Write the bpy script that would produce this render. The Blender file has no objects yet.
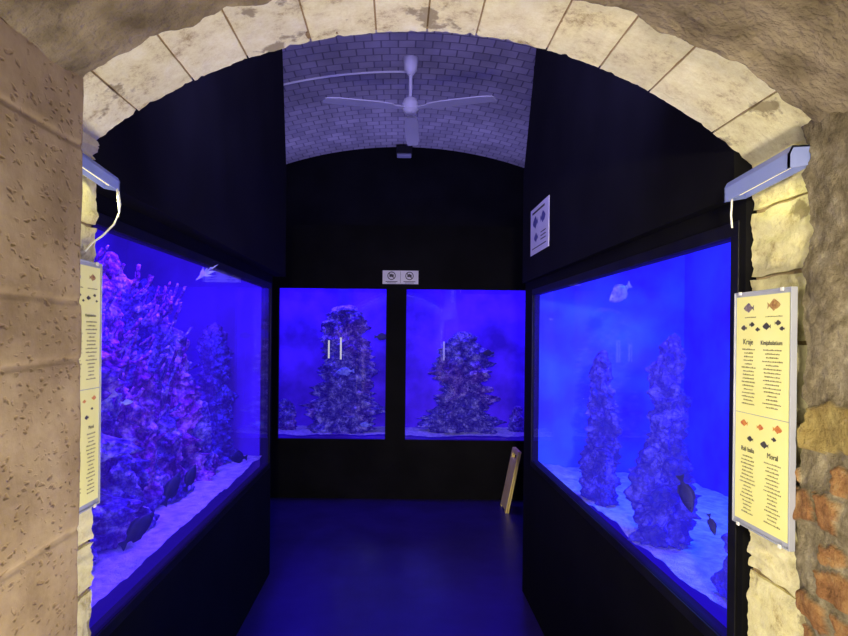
import bpy, math, random
from mathutils import Vector, Matrix, noise
random.seed(7)
E = 1.65
F = 612.0
scene = bpy.context.scene
scene.view_settings.view_transform = 'Standard'
scene.view_settings.look = 'None'
COL = scene.collection

# ------------------------------------------------------------ materials
def new_mat(name):
    m = bpy.data.materials.new(name); m.use_nodes = True
    nt = m.node_tree
    return m, nt, nt.nodes['Principled BSDF']
def N(nt, t, **kw):
    n = nt.nodes.new(t)
    for k, v in kw.items():
        if k in n.inputs: n.inputs[k].default_value = v
        else: setattr(n, k, v)
    return n
def c4(c): return (c[0], c[1], c[2], 1)
def ramp(nt, fac, stops):
    r = nt.nodes.new('ShaderNodeValToRGB')
    while len(r.color_ramp.elements) < len(stops): r.color_ramp.elements.new(0.5)
    for e, (p, c) in zip(r.color_ramp.elements, stops):
        e.position = p; e.color = c4(c)
    nt.links.new(fac, r.inputs[0]); return r
def noise_mat(name, c1, c2, scale=5, rough=0.8, bump=0.3, emis=None, es=0.0, detail=8, metallic=0, bdist=0.01, lo=0.35, hi=0.65, spec=0.5):
    m, nt, b = new_mat(name)
    tc = N(nt, 'ShaderNodeTexCoord')
    n = N(nt, 'ShaderNodeTexNoise', Scale=scale, Detail=detail)
    nt.links.new(tc.outputs['Object'], n.inputs['Vector'])
    r = ramp(nt, n.outputs['Fac'], [(lo, c1), (hi, c2)])
    nt.links.new(r.outputs[0], b.inputs['Base Color'])
    b.inputs['Roughness'].default_value = rough
    b.inputs['Metallic'].default_value = metallic
    b.inputs['Specular IOR Level'].default_value = spec
    if bump:
        bp = N(nt, 'ShaderNodeBump', Strength=bump, Distance=bdist)
        n2 = N(nt, 'ShaderNodeTexNoise', Scale=scale*6, Detail=6)
        nt.links.new(tc.outputs['Object'], n2.inputs['Vector'])
        nt.links.new(n2.outputs['Fac'], bp.inputs['Height'])
        nt.links.new(bp.outputs[0], b.inputs['Normal'])
    if emis:
        b.inputs['Emission Color'].default_value = c4(emis)
        b.inputs['Emission Strength'].default_value = es
    return m

M_black = noise_mat('black_paint', (0.003,0.003,0.004), (0.006,0.006,0.008), 3, 0.8, 0.0, spec=0.12)
M_frame = noise_mat('black_frame', (0.004,0.004,0.007), (0.010,0.010,0.014), 8, 0.5, 0.0, spec=0.3)
M_white = noise_mat('white_enamel', (0.86,0.87,0.90), (0.92,0.93,0.95), 6, 0.4, 0.0)
M_lamp = noise_mat('blue_lit_lamp_enamel', (0.24,0.31,0.80), (0.32,0.40,0.90), 6, 0.35, 0.0)  # white enamel with the tanks' blue light mixed into its colour
M_grey = noise_mat('grey_plastic', (0.36,0.39,0.52), (0.44,0.47,0.6), 6, 0.5, 0.0)
M_paper = noise_mat('laminated_paper', (0.84,0.82,0.32), (0.90,0.90,0.43), 4, 0.5, 0.0, emis=(1.0,0.92,0.28), es=0.08)  # slight yellow emission puts some of the lamp light into the paper
M_paperw = noise_mat('white_paper', (0.75,0.75,0.8), (0.85,0.85,0.9), 4, 0.5, 0.0)
M_ink = noise_mat('dark_ink', (0.04,0.04,0.05), (0.09,0.08,0.08), 30, 0.6, 0.0)
M_ink2 = noise_mat('faded_ink', (0.20,0.18,0.10), (0.28,0.25,0.13), 60, 0.6, 0.0)
M_inkb = noise_mat('purplish_ink', (0.10,0.08,0.18), (0.36,0.28,0.30), 110, 0.6, 0.0)
M_inko = noise_mat('orange_brown_ink', (0.30,0.12,0.05), (0.62,0.42,0.15), 110, 0.6, 0.0)
M_inkblue = noise_mat('blue_ink', (0.05,0.05,0.22), (0.15,0.15,0.4), 60, 0.6, 0.0)
M_inkr = noise_mat('red_ink', (0.55,0.12,0.04), (0.75,0.35,0.08), 90, 0.6, 0.0)
M_mortar = noise_mat('mortar', (0.30,0.25,0.17), (0.45,0.38,0.27), 9, 0.95, 0.6)

def stone_mat():
    m, nt, b = new_mat('cream_limestone')
    tc = N(nt,'ShaderNodeTexCoord'); 
    n = N(nt,'ShaderNodeTexNoise', Scale=12.0, Detail=15.0, Roughness=0.8)
    nt.links.new(tc.outputs['Object'], n.inputs['Vector'])
    r = ramp(nt, n.outputs['Fac'], [(0.31,(0.22,0.15,0.08)),(0.38,(0.56,0.48,0.32)),(0.46,(0.83,0.79,0.60)),(0.58,(0.94,0.92,0.76)),(0.72,(0.98,0.98,0.90))])
    nm = N(nt,'ShaderNodeTexNoise', Scale=5.0, Detail=10.0, Roughness=0.6)
    mpp = N(nt,'ShaderNodeMapping'); mpp.inputs['Location'].default_value=(3.1,1.7,0.6)
    nt.links.new(tc.outputs['Object'], mpp.inputs['Vector']); nt.links.new(mpp.outputs[0], nm.inputs['Vector'])
    rm = ramp(nt, nm.outputs['Fac'], [(0.61,(0,0,0)),(0.64,(0.85,0.85,0.85))])
    mm = N(nt,'ShaderNodeMix', data_type='RGBA'); nt.links.new(rm.outputs[0], mm.inputs[0])
    nt.links.new(r.outputs[0], mm.inputs[6]); mm.inputs[7].default_value=(0.32,0.27,0.20,1)
    at = N(nt,'ShaderNodeAttribute', attribute_name='tint')
    mx = N(nt,'ShaderNodeMix', data_type='RGBA', blend_type='MULTIPLY'); mx.inputs[0].default_value=1
    nt.links.new(mm.outputs[2], mx.inputs[6]); nt.links.new(at.outputs['Color'], mx.inputs[7])
    nt.links.new(mx.outputs[2], b.inputs['Base Color'])
    b.inputs['Roughness'].default_value=0.95; b.inputs['Specular IOR Level'].default_value=0.15
    n2 = N(nt,'ShaderNodeTexNoise', Scale=34.0, Detail=12.0, Roughness=0.72)
    nt.links.new(tc.outputs['Object'], n2.inputs['Vector'])
    bp = N(nt,'ShaderNodeBump', Strength=0.7, Distance=0.008)
    nt.links.new(n2.outputs['Fac'], bp.inputs['Height']); nt.links.new(bp.outputs[0], b.inputs['Normal'])
    return m
M_stone = stone_mat()

def pitted_mat():
    m, nt, b = new_mat('pitted_limestone')
    tc = N(nt,'ShaderNodeTexCoord')
    mp = N(nt,'ShaderNodeMapping'); mp.inputs['Scale'].default_value=(1,1,1.6); mp.inputs['Rotation'].default_value=(0.6,0,0)
    nt.links.new(tc.outputs['Object'], mp.inputs['Vector'])
    nd = N(nt,'ShaderNodeTexNoise', Scale=26.0, Detail=3.0)
    nt.links.new(mp.outputs[0], nd.inputs['Vector'])
    va = N(nt,'ShaderNodeVectorMath', operation='MULTIPLY_ADD'); va.inputs[1].default_value=(0.04,0.04,0.04)
    nt.links.new(nd.outputs['Color'], va.inputs[0]); nt.links.new(mp.outputs[0], va.inputs[2])
    v = N(nt,'ShaderNodeTexVoronoi', Scale=44.0)
    nt.links.new(va.outputs[0], v.inputs['Vector'])
    pr = ramp(nt, v.outputs['Distance'], [(0.06,(0.1,0.1,0.1)),(0.36,(1,1,1))])
    n = N(nt,'ShaderNodeTexNoise', Scale=5.0, Detail=12.0, Roughness=0.65)
    nt.links.new(tc.outputs['Object'], n.inputs['Vector'])
    r = ramp(nt, n.outputs['Fac'], [(0.3,(0.22,0.16,0.10)),(0.5,(0.36,0.275,0.18)),(0.7,(0.48,0.385,0.26))])
    n3 = N(nt,'ShaderNodeTexNoise', Scale=20.0)
    nt.links.new(tc.outputs['Object'], n3.inputs['Vector'])
    r3 = ramp(nt, n3.outputs['Fac'], [(0.44,(0,0,0)),(0.60,(1,1,1))])
    sub = N(nt,'ShaderNodeMath', operation='MAXIMUM')
    nt.links.new(pr.outputs[0], sub.inputs[0]); nt.links.new(r3.outputs[0], sub.inputs[1])
    mx = N(nt,'ShaderNodeMix', data_type='RGBA')
    nt.links.new(sub.outputs[0], mx.inputs[0]); mx.inputs[6].default_value=(0.21,0.14,0.075,1)
    nt.links.new(r.outputs[0], mx.inputs[7]); nt.links.new(mx.outputs[2], b.inputs['Base Color'])
    b.inputs['Roughness'].default_value=0.95; b.inputs['Specular IOR Level'].default_value=0.15
    n2 = N(nt,'ShaderNodeTexNoise', Scale=60.0, Detail=6.0)
    nt.links.new(tc.outputs['Object'], n2.inputs['Vector'])
    ad = N(nt,'ShaderNodeMath', operation='MULTIPLY_ADD'); ad.inputs[1].default_value=0.4
    nt.links.new(n2.outputs['Fac'], ad.inputs[0]); nt.links.new(sub.outputs[0], ad.inputs[2])
    bp = N(nt,'ShaderNodeBump', Strength=0.55, Distance=0.005)
    nt.links.new(ad.outputs[0], bp.inputs['Height']); nt.links.new(bp.outputs[0], b.inputs['Normal'])
    return m
M_pit = pitted_mat()
M_plaster = noise_mat('rough_plaster', (0.15,0.12,0.08), (0.38,0.32,0.23), 10, 0.95, 1.0, bdist=0.014, lo=0.34, hi=0.66, spec=0.15, detail=14)

def rightwall_mat():
    m, nt, b = new_mat('mixed_masonry')
    tc = N(nt,'ShaderNodeTexCoord')
    n = N(nt,'ShaderNodeTexNoise', Scale=18.0, Detail=14.0, Roughness=0.78)
    nt.links.new(tc.outputs['Object'], n.inputs['Vector'])
    pl = ramp(nt, n.outputs['Fac'], [(0.32,(0.10,0.08,0.05)),(0.5,(0.27,0.23,0.16)),(0.66,(0.46,0.41,0.31))])
    st = ramp(nt, n.outputs['Fac'], [(0.3,(0.26,0.17,0.05)),(0.7,(0.52,0.42,0.16))])
    br = ramp(nt, n.outputs['Fac'], [(0.36,(0.16,0.08,0.035)),(0.47,(0.34,0.15,0.06)),(0.58,(0.48,0.26,0.10)),(0.70,(0.50,0.39,0.23))])
    at = N(nt,'ShaderNodeAttribute', attribute_name='tint')
    sp = N(nt,'ShaderNodeSeparateColor'); nt.links.new(at.outputs['Color'], sp.inputs[0])
    m1 = N(nt,'ShaderNodeMix', data_type='RGBA'); nt.links.new(sp.outputs[0], m1.inputs[0])
    nt.links.new(pl.outputs[0], m1.inputs[6]); nt.links.new(br.outputs[0], m1.inputs[7])
    m2 = N(nt,'ShaderNodeMix', data_type='RGBA'); nt.links.new(sp.outputs[1], m2.inputs[0])
    nt.links.new(m1.outputs[2], m2.inputs[6]); nt.links.new(st.outputs[0], m2.inputs[7])
    nt.links.new(m2.outputs[2], b.inputs['Base Color'])
    b.inputs['Roughness'].default_value=0.95; b.inputs['Specular IOR Level'].default_value=0.15
    n2 = N(nt,'ShaderNodeTexNoise', Scale=45.0, Detail=10.0, Roughness=0.7)
    nt.links.new(tc.outputs['Object'], n2.inputs['Vector'])
    bp = N(nt,'ShaderNodeBump', Strength=1.0, Distance=0.014)
    nt.links.new(n2.outputs['Fac'], bp.inputs['Height']); nt.links.new(bp.outputs[0], b.inputs['Normal'])
    return m
M_right = rightwall_mat()

def vault_mat():
    m, nt, b = new_mat('vault_brick')
    uv = N(nt,'ShaderNodeUVMap')
    bt = N(nt,'ShaderNodeTexBrick', Scale=1.0)
    bt.inputs['Brick Width'].default_value=0.125; bt.inputs['Row Height'].default_value=0.11
    bt.inputs['Mortar Size'].default_value=0.008; bt.inputs['Mortar Smooth'].default_value=0.7
    bt.inputs['Color1'].default_value=(0.66,0.62,0.70,1); bt.inputs['Color2'].default_value=(0.48,0.45,0.54,1)
    bt.inputs['Mortar'].default_value=(0.26,0.24,0.32,1)
    nt.links.new(uv.outputs[0], bt.inputs['Vector'])
    n = N(nt,'ShaderNodeTexNoise', Scale=3.0, Detail=6.0)
    nt.links.new(uv.outputs[0], n.inputs['Vector'])
    r = ramp(nt, n.outputs['Fac'], [(0.3,(0.65,0.65,0.65)),(0.7,(1,1,1))])
    mx = N(nt,'ShaderNodeMix', data_type='RGBA', blend_type='MULTIPLY'); mx.inputs[0].default_value=1
    nt.links.new(bt.outputs['Color'], mx.inputs[6]); nt.links.new(r.outputs[0], mx.inputs[7])
    nt.links.new(mx.outputs[2], b.inputs['Base Color'])
    bp = N(nt,'ShaderNodeBump', Strength=0.5, Distance=0.006, invert=True)
    nt.links.new(bt.outputs['Fac'], bp.inputs['Height']); nt.links.new(bp.outputs[0], b.inputs['Normal'])
    b.inputs['Roughness'].default_value=0.8
    return m
M_vault = vault_mat()

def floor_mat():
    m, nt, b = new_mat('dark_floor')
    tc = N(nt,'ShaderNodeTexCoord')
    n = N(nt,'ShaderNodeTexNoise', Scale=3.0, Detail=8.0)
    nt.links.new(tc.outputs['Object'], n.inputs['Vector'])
    r = ramp(nt, n.outputs['Fac'], [(0.3,(0.018,0.010,0.085)),(0.7,(0.028,0.016,0.14))])  # blue spill from the tanks is tinted into the base colour
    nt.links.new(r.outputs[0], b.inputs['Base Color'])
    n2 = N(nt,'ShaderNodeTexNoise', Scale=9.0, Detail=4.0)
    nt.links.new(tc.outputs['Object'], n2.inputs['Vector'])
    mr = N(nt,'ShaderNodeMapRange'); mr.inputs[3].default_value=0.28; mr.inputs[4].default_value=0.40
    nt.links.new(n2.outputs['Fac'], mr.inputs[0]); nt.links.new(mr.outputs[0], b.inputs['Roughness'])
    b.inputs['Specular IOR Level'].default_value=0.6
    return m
M_floor = floor_mat()

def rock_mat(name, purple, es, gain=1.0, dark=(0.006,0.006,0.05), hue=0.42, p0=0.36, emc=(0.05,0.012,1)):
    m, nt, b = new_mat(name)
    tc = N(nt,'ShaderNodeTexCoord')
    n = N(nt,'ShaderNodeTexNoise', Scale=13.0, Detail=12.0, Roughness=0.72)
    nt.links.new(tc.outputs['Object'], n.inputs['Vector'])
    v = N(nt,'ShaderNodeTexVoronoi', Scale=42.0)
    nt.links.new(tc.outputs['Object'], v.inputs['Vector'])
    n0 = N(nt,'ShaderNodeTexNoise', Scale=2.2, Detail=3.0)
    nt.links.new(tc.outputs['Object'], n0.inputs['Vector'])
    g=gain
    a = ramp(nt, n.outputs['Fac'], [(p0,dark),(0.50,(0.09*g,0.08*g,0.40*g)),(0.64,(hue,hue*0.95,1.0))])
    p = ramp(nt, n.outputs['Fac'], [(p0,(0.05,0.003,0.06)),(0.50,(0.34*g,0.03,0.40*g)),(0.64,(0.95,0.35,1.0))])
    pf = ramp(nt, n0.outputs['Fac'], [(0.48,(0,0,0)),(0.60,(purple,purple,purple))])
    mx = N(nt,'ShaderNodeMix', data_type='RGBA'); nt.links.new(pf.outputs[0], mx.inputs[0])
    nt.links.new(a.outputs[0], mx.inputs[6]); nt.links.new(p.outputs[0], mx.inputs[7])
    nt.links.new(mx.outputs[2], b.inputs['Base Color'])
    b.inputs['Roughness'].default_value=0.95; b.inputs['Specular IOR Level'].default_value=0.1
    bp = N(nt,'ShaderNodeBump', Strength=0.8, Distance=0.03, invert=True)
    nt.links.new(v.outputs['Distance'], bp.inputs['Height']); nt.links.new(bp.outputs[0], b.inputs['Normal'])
    b.inputs['Emission Color'].default_value=c4(emc); b.inputs['Emission Strength'].default_value=es  # blue emission stands in for light scattered by the water
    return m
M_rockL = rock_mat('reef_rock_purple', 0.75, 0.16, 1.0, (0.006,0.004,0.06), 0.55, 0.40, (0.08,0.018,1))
M_rockLf = rock_mat('reef_rock_hazed', 0.2, 0.22, 0.5, (0.004,0.004,0.05), 0.15, 0.40)  # dimmer, bluer rock with water haze put into its colours and emission
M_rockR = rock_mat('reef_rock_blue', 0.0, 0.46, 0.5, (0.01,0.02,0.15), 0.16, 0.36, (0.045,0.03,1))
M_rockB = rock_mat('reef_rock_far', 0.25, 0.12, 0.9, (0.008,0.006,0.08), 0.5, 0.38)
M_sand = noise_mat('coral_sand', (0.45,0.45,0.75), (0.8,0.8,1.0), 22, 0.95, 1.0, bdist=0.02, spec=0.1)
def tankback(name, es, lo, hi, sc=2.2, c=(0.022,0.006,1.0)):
    return noise_mat(name, lo, hi, sc, 0.8, 0.0, emis=c, es=es, detail=4, lo=0.3, hi=0.7, spec=0.1)  # liner emission imitates the glow of lit water
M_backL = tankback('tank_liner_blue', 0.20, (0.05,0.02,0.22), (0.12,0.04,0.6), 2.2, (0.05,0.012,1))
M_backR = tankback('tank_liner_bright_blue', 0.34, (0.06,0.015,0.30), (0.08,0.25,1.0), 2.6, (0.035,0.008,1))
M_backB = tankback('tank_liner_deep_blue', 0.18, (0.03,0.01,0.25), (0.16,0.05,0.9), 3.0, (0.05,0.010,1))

def glass_mat(name, base, haze):
    m = bpy.data.materials.new(name); m.use_nodes=True; nt=m.node_tree; nt.nodes.clear()
    out = N(nt,'ShaderNodeOutputMaterial'); tr = N(nt,'ShaderNodeBsdfTransparent'); gl = N(nt,'ShaderNodeBsdfGlossy', Roughness=0.02)
    tr.inputs[0].default_value=(0.95,0.96,1,1)
    em = N(nt,'ShaderNodeEmission'); em.inputs[0].default_value=(0.06,0.025,1,1); em.inputs[1].default_value=haze  # blue emission on the pane imitates haze in the water
    ads = N(nt,'ShaderNodeAddShader'); nt.links.new(tr.outputs[0], ads.inputs[0]); nt.links.new(em.outputs[0], ads.inputs[1])
    mx = N(nt,'ShaderNodeMixShader')
    g = N(nt,'ShaderNodeNewGeometry'); dt = N(nt,'ShaderNodeVectorMath', operation='DOT_PRODUCT')
    nt.links.new(g.outputs['Normal'], dt.inputs[0]); nt.links.new(g.outputs['Incoming'], dt.inputs[1])
    ab = N(nt,'ShaderNodeMath', operation='ABSOLUTE'); nt.links.new(dt.outputs['Value'], ab.inputs[0])
    om = N(nt,'ShaderNodeMath', operation='SUBTRACT'); om.inputs[0].default_value=1; nt.links.new(ab.outputs[0], om.inputs[1])
    pw = N(nt,'ShaderNodeMath', operation='POWER'); pw.inputs[1].default_value=5; nt.links.new(om.outputs[0], pw.inputs[0])
    ma = N(nt,'ShaderNodeMath', operation='MULTIPLY_ADD'); ma.inputs[1].default_value=0.6; ma.inputs[2].default_value=base
    nt.links.new(pw.outputs[0], ma.inputs[0])
    tc = N(nt,'ShaderNodeTexCoord'); n = N(nt,'ShaderNodeTexNoise', Scale=2.0)
    nt.links.new(tc.outputs['Object'], n.inputs['Vector'])
    mr = N(nt,'ShaderNodeMapRange'); mr.inputs[3].default_value=0.004; mr.inputs[4].default_value=0.015
    nt.links.new(n.outputs['Fac'], mr.inputs[0]); nt.links.new(mr.outputs[0], gl.inputs['Roughness'])
    nt.links.new(ma.outputs[0], mx.inputs[0]); nt.links.new(ads.outputs[0], mx.inputs[1]); nt.links.new(gl.outputs[0], mx.inputs[2])
    nt.links.new(mx.outputs[0], out.inputs[0]); return m
M_glass = glass_mat('water_haze_glass', 0.02, 0.05)
M_glassB = glass_mat('aquarium_glass', 0.035, 0.02)
def emis_mat(name, c, s):
    m, nt, b = new_mat(name); b.inputs['Base Color'].default_value=c4(c)
    b.inputs['Emission Color'].default_value=c4(c); b.inputs['Emission Strength'].default_value=s; return m
M_tube = emis_mat('lit_tube', (1.0,0.9,0.55), 0.8)
M_streak = emis_mat('reflection_glow', (0.80,0.78,0.55), 0.6)  # glow for painted reflections, no tube here
M_streak2 = emis_mat('dim_reflection_glow', (0.55,0.52,0.9), 0.25)

# ------------------------------------------------------------ mesh helpers
def link(o, parent=None, label=None, cat=None, kind=None, group=None):
    if o.name not in COL.objects: COL.objects.link(o)
    if parent: o.parent = parent
    if label: o['label']=label
    if cat: o['category']=cat
    if kind: o['kind']=kind
    if group: o['group']=group
    return o
def mobj(name, verts, faces, mat, parent=None, smooth=False, bevel=0, **kw):
    me = bpy.data.meshes.new(name); me.from_pydata([tuple(v) for v in verts], [], faces); me.update()
    o = bpy.data.objects.new(name, me); me.materials.append(mat)
    if smooth: me.polygons.foreach_set('use_smooth',[True]*len(me.polygons))
    if bevel:
        md=o.modifiers.new('b','BEVEL'); md.width=bevel; md.segments=2
    return link(o, parent, **kw)
def boxg(lo, hi):
    x0,y0,z0=lo; x1,y1,z1=hi
    v=[(x0,y0,z0),(x1,y0,z0),(x1,y1,z0),(x0,y1,z0),(x0,y0,z1),(x1,y0,z1),(x1,y1,z1),(x0,y1,z1)]
    f=[(0,3,2,1),(4,5,6,7),(0,1,5,4),(1,2,6,5),(2,3,7,6),(3,0,4,7)]
    return v,f
def merge(gs):
    V=[];Fc=[]
    for v,f in gs:
        o=len(V); V+=list(v); Fc+=[tuple(i+o for i in q) for q in f]
    return V,Fc
def boxes(name, bl, mat, parent=None, bevel=0, **kw):
    v,f=merge([boxg(a,b) for a,b in bl]); return mobj(name,v,f,mat,parent,bevel=bevel,**kw)
def cylg(p0,p1,r0,r1=None,n=20,cap=True):
    r1=r0 if r1 is None else r1
    p0=Vector(p0);p1=Vector(p1);d=(p1-p0).normalized(); a=d.orthogonal().normalized(); b=d.cross(a)
    v=[];f=[]
    for p,r in((p0,r0),(p1,r1)):
        for i in range(n):
            t=2*math.pi*i/n; v.append(p+a*r*math.cos(t)+b*r*math.sin(t))
    for i in range(n):
        j=(i+1)%n; f.append((i,j,n+j,n+i))
    if cap: f.append(tuple(range(n-1,-1,-1))); f.append(tuple(range(n,2*n)))
    return v,f
def lathe(prof, c, n=32):
    v=[];f=[]
    for r,z in prof:
        for i in range(n):
            t=2*math.pi*i/n; v.append((c[0]+r*math.cos(t),c[1]+r*math.sin(t),c[2]+z))
    for k in range(len(prof)-1):
        for i in range(n):
            j=(i+1)%n; f.append((k*n+i,k*n+j,(k+1)*n+j,(k+1)*n+i))
    f.append(tuple(range(n-1,-1,-1))); f.append(tuple(range((len(prof)-1)*n,len(prof)*n)))
    return v,f
def tubeg(pts, r, n=8):
    v=[];f=[]
    pts=[Vector(p) for p in pts]
    for k,p in enumerate(pts):
        d=(pts[min(k+1,len(pts)-1)]-pts[max(k-1,0)]).normalized()
        a=d.cross(Vector((0.3,0.2,0.93))).normalized(); b=d.cross(a)
        for i in range(n):
            t=2*math.pi*i/n; v.append(p+a*r*math.cos(t)+b*r*math.sin(t))
    for k in range(len(pts)-1):
        for i in range(n):
            j=(i+1)%n; f.append((k*n+i,k*n+j,(k+1)*n+j,(k+1)*n+i))
    return v,f
def gridg(nu,nv,fn):
    v=[];f=[]
    for j in range(nv+1):
        for i in range(nu+1): v.append(Vector(fn(i/nu,j/nv)))
    for j in range(nv):
        for i in range(nu):
            a=j*(nu+1)+i; f.append((a,a+1,a+nu+2,a+nu+1))
    return v,f
def fbm(p,s,o=4): return noise.fractal(Vector(p)*s,1.0,2.0,o)
def empty(name,loc,**kw):
    o=bpy.data.objects.new(name,None); o.location=loc; o.empty_display_size=0.1
    return link(o,**kw)
def child(o,p):
    o.parent=p; o.matrix_parent_inverse=Matrix.Translation(p.location).inverted(); return o

# ------------------------------------------------------------ shell
S='structure'
boxes('floor',[((-2.2,-2.0,-0.1),(2.2,7.1,0))],M_floor,kind=S,label='dark smooth glossy floor with blue tank light tinted in',cat='floor')

HC=3.77; RV=4.3; ZC=HC-RV; XC=0.05
def vaultf(u,v):
    a=(u-0.5)*2*math.asin(2.2/RV); Y=1.3+v*(7.0-1.3)
    return (XC+RV*math.sin(a), Y, ZC+RV*math.cos(a))
vv,vf=gridg(48,20,vaultf)
ceil=mobj('ceiling',vv,vf,M_vault,kind=S,label='pale brick barrel vault ceiling',cat='ceiling',smooth=True)
uvl=ceil.data.uv_layers.new(name='UVMap')
for lp in ceil.data.loops:
    c=ceil.data.vertices[lp.vertex_index].co
    a=math.asin((c.x-XC)/RV); uvl.data[lp.index].uv=(a*RV+5,c.y)

def prism_x(x0,x1,poly):
    n=len(poly); v=[(x0,y,z) for y,z in poly]+[(x1,y,z) for y,z in poly]
    f=[tuple(range(n)),tuple(range(2*n-1,n-1,-1))]+[(i,i+n,(i+1)%n+n,(i+1)%n) for i in range(n)]
    return v,f
GL=(1.72,4.144,0.772,1.957)
g=[boxg((-0.90,1.46,0),(-0.86,4.21,GL[2])), boxg((-0.90,1.46,GL[2]),(-0.86,GL[0],GL[3])), boxg((-0.90,GL[1],GL[2]),(-0.86,4.21,GL[3])),
   boxg((-0.90,1.46,GL[3]),(-0.86,4.21,2.05)),
   prism_x(-0.90,-0.78,[(1.46,2.047),(4.26,2.047),(4.26,2.75),(4.02,3.69),(1.46,3.69)])]
v,f=merge(g); mobj('wall_left',v,f,M_black,kind=S,label='matt black partition housing a large aquarium window',cat='wall')
boxes('wall_left_end',[((-2.1,4.18,0),(-0.90,4.21,3.4))],M_black,kind=S,label='matt black end panel of the aquarium housing',cat='wall')
GR=(1.52,3.735,0.893,1.902)
g=[boxg((0.83,1.46,0),(0.87,3.97,GR[2])), boxg((0.83,1.46,GR[2]),(0.87,GR[0],GR[3])), boxg((0.83,GR[1],GR[2]),(0.87,3.97,GR[3])),
   boxg((0.83,1.46,GR[3]),(0.87,3.97,2.0)),
   prism_x(0.80,0.87,[(1.46,1.99),(3.92,1.99),(3.92,2.68),(3.42,3.69),(1.46,3.69)])]
v,f=merge(g); mobj('wall_right',v,f,M_black,kind=S,label='matt black partition housing a large aquarium window',cat='wall')
boxes('wall_right_end',[((0.87,3.94,0),(2.1,3.97,3.4))],M_black,kind=S,label='matt black end panel of the aquarium housing',cat='wall')
YB=6.157; W1=(-1.19,-0.111); W2=(0.092,1.40); ZW=(0.594,2.113)
boxes('wall_back',[((-2.1,YB,0),(2.1,YB+.04,ZW[0])),((-2.1,YB,ZW[1]),(2.1,YB+.04,2.75)),((-2.1,YB,ZW[0]),(W1[0],YB+.04,ZW[1])),
    ((W1[1],YB,ZW[0]),(W2[0],YB+.04,ZW[1])),((W2[1],YB,ZW[0]),(2.1,YB+.04,ZW[1]))],M_black,kind=S,label='matt black wall with two aquarium windows',cat='wall')
boxes('wall_back_upper',[((-2.2,6.9,0),(2.2,7.0,3.85))],M_black,kind=S,label='black arched end wall below the vault',cat='wall')
boxes('wall_outer_left',[((-2.2,1.25,0),(-2.1,7.0,3.6))],M_black,kind=S,label='black side wall of the room',cat='wall')
boxes('wall_outer_right',[((2.1,1.25,0),(2.2,7.0,3.6))],M_black,kind=S,label='black side wall of the room',cat='wall')
def trim(name,x,Y0,Y1,Z0,Z1,w,d):
    s=1 if x<0 else -1
    a,b=(x,x+s*d) if s>0 else (x-d,x)
    boxes(name,[((a,Y0-w,Z0-w),(b,Y1+w*0.6,Z0)),((a,Y0-w,Z1),(b,Y1+w*.6,Z1+w)),((a,Y0-w,Z0),(b,Y0,Z1)),((a,Y1,Z0),(b,Y1+w*.6,Z1))],M_frame,bevel=0.001,kind=S,label='black frame around the aquarium window',cat='trim')
trim('trim_1',-0.86,GL[0],GL[1],GL[2],GL[3],0.035,0.004)
trim('trim_2',0.83,GR[0],GR[1],GR[2],GR[3],0.035,0.004)

# ------------------------------------------------------------ passage
Y1=1.45
AX=0.0355; AZ=1.169; AR=1.200
XL=-0.716; XR=0.838
def arcpt(a,r): return (AX+r*math.sin(a), AZ+r*math.cos(a))
aL=math.asin((XL-AX)/AR); aR=math.asin((XR-AX)/AR)
g=[boxg((-2.1,1.27,0),(XL-0.03,1.44,2.0)),boxg((XR+0.03,1.27,0),(2.1,1.44,2.0))]
n=24; RO=AR+0.045
pts=[arcpt(aL*1.12+(aR-aL)*1.12*i/n,RO) for i in range(n+1)]
V=[];Fq=[]
for (x,z) in pts:
    V+=[(x,1.27,z),(x,1.44,z),(x,1.27,3.66),(x,1.44,3.66)]
for i in range(n):
    a=4*i;b=4*(i+1)
    Fq+=[(a,a+1,b+1,b),(a,b,b+2,a+2),(a+1,a+3,b+3,b+1)]
g.append((V,Fq)); g.append(boxg((-2.1,1.27,1.95),(pts[0][0],1.44,3.5))); g.append(boxg((pts[-1][0],1.27,1.95),(2.1,1.44,3.5)))
v,f=merge(g); mobj('wall_front',v,f,M_mortar,kind=S,label='thick masonry wall pierced by the arch',cat='wall')

def block(cornerfn, seed, nn=22, amp=0.0025):
    v=[];f=[]
    def disp(u,vv):
        e=min(u,1-u,vv,1-vv); p=Vector((u*1.0+seed*3.1,vv*1.0,seed))
        chip=max(0,noise.noise(p*6.0)-0.16)
        rd=0.012*chip*max(0,1-e/0.12)
        return rd+amp*noise.fractal(p*4,1,2,6)+0.001*noise.noise(p*20)
    for j in range(nn+1):
        for i in range(nn+1):
            u=i/nn;w=j/nn; v.append(cornerfn(u,w,disp(u,w)))
    for j in range(nn):
        for i in range(nn):
            a=j*(nn+1)+i; f.append((a,a+1,a+nn+2,a+nn+1))
    rim=[i for i in range(nn+1)]+[(j)*(nn+1)+nn for j in range(1,nn+1)]+[nn*(nn+1)+i for i in range(nn-1,-1,-1)]+[j*(nn+1) for j in range(nn-1,0,-1)]
    base=len(v)
    for r in rim: v.append(Vector(v[r]))
    for r in rim:
        j,i=divmod(r,nn+1); v.append(cornerfn(i/nn,j/nn,0.06))
    m=len(rim)
    for k in range(m):
        k2=(k+1)%m; f.append((base+k2,base+k,base+m+k,base+m+k2))
    return v,f
G=[];tints=[]
random.seed(3)
nb=12; cuts=[0]
ws=[random.uniform(0.8,1.25) for _ in range(nb)]; tot=sum(ws)
for w in ws: cuts.append(cuts[-1]+w/tot)
aLx=aL-0.01; aRx=aR+0.02
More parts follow.
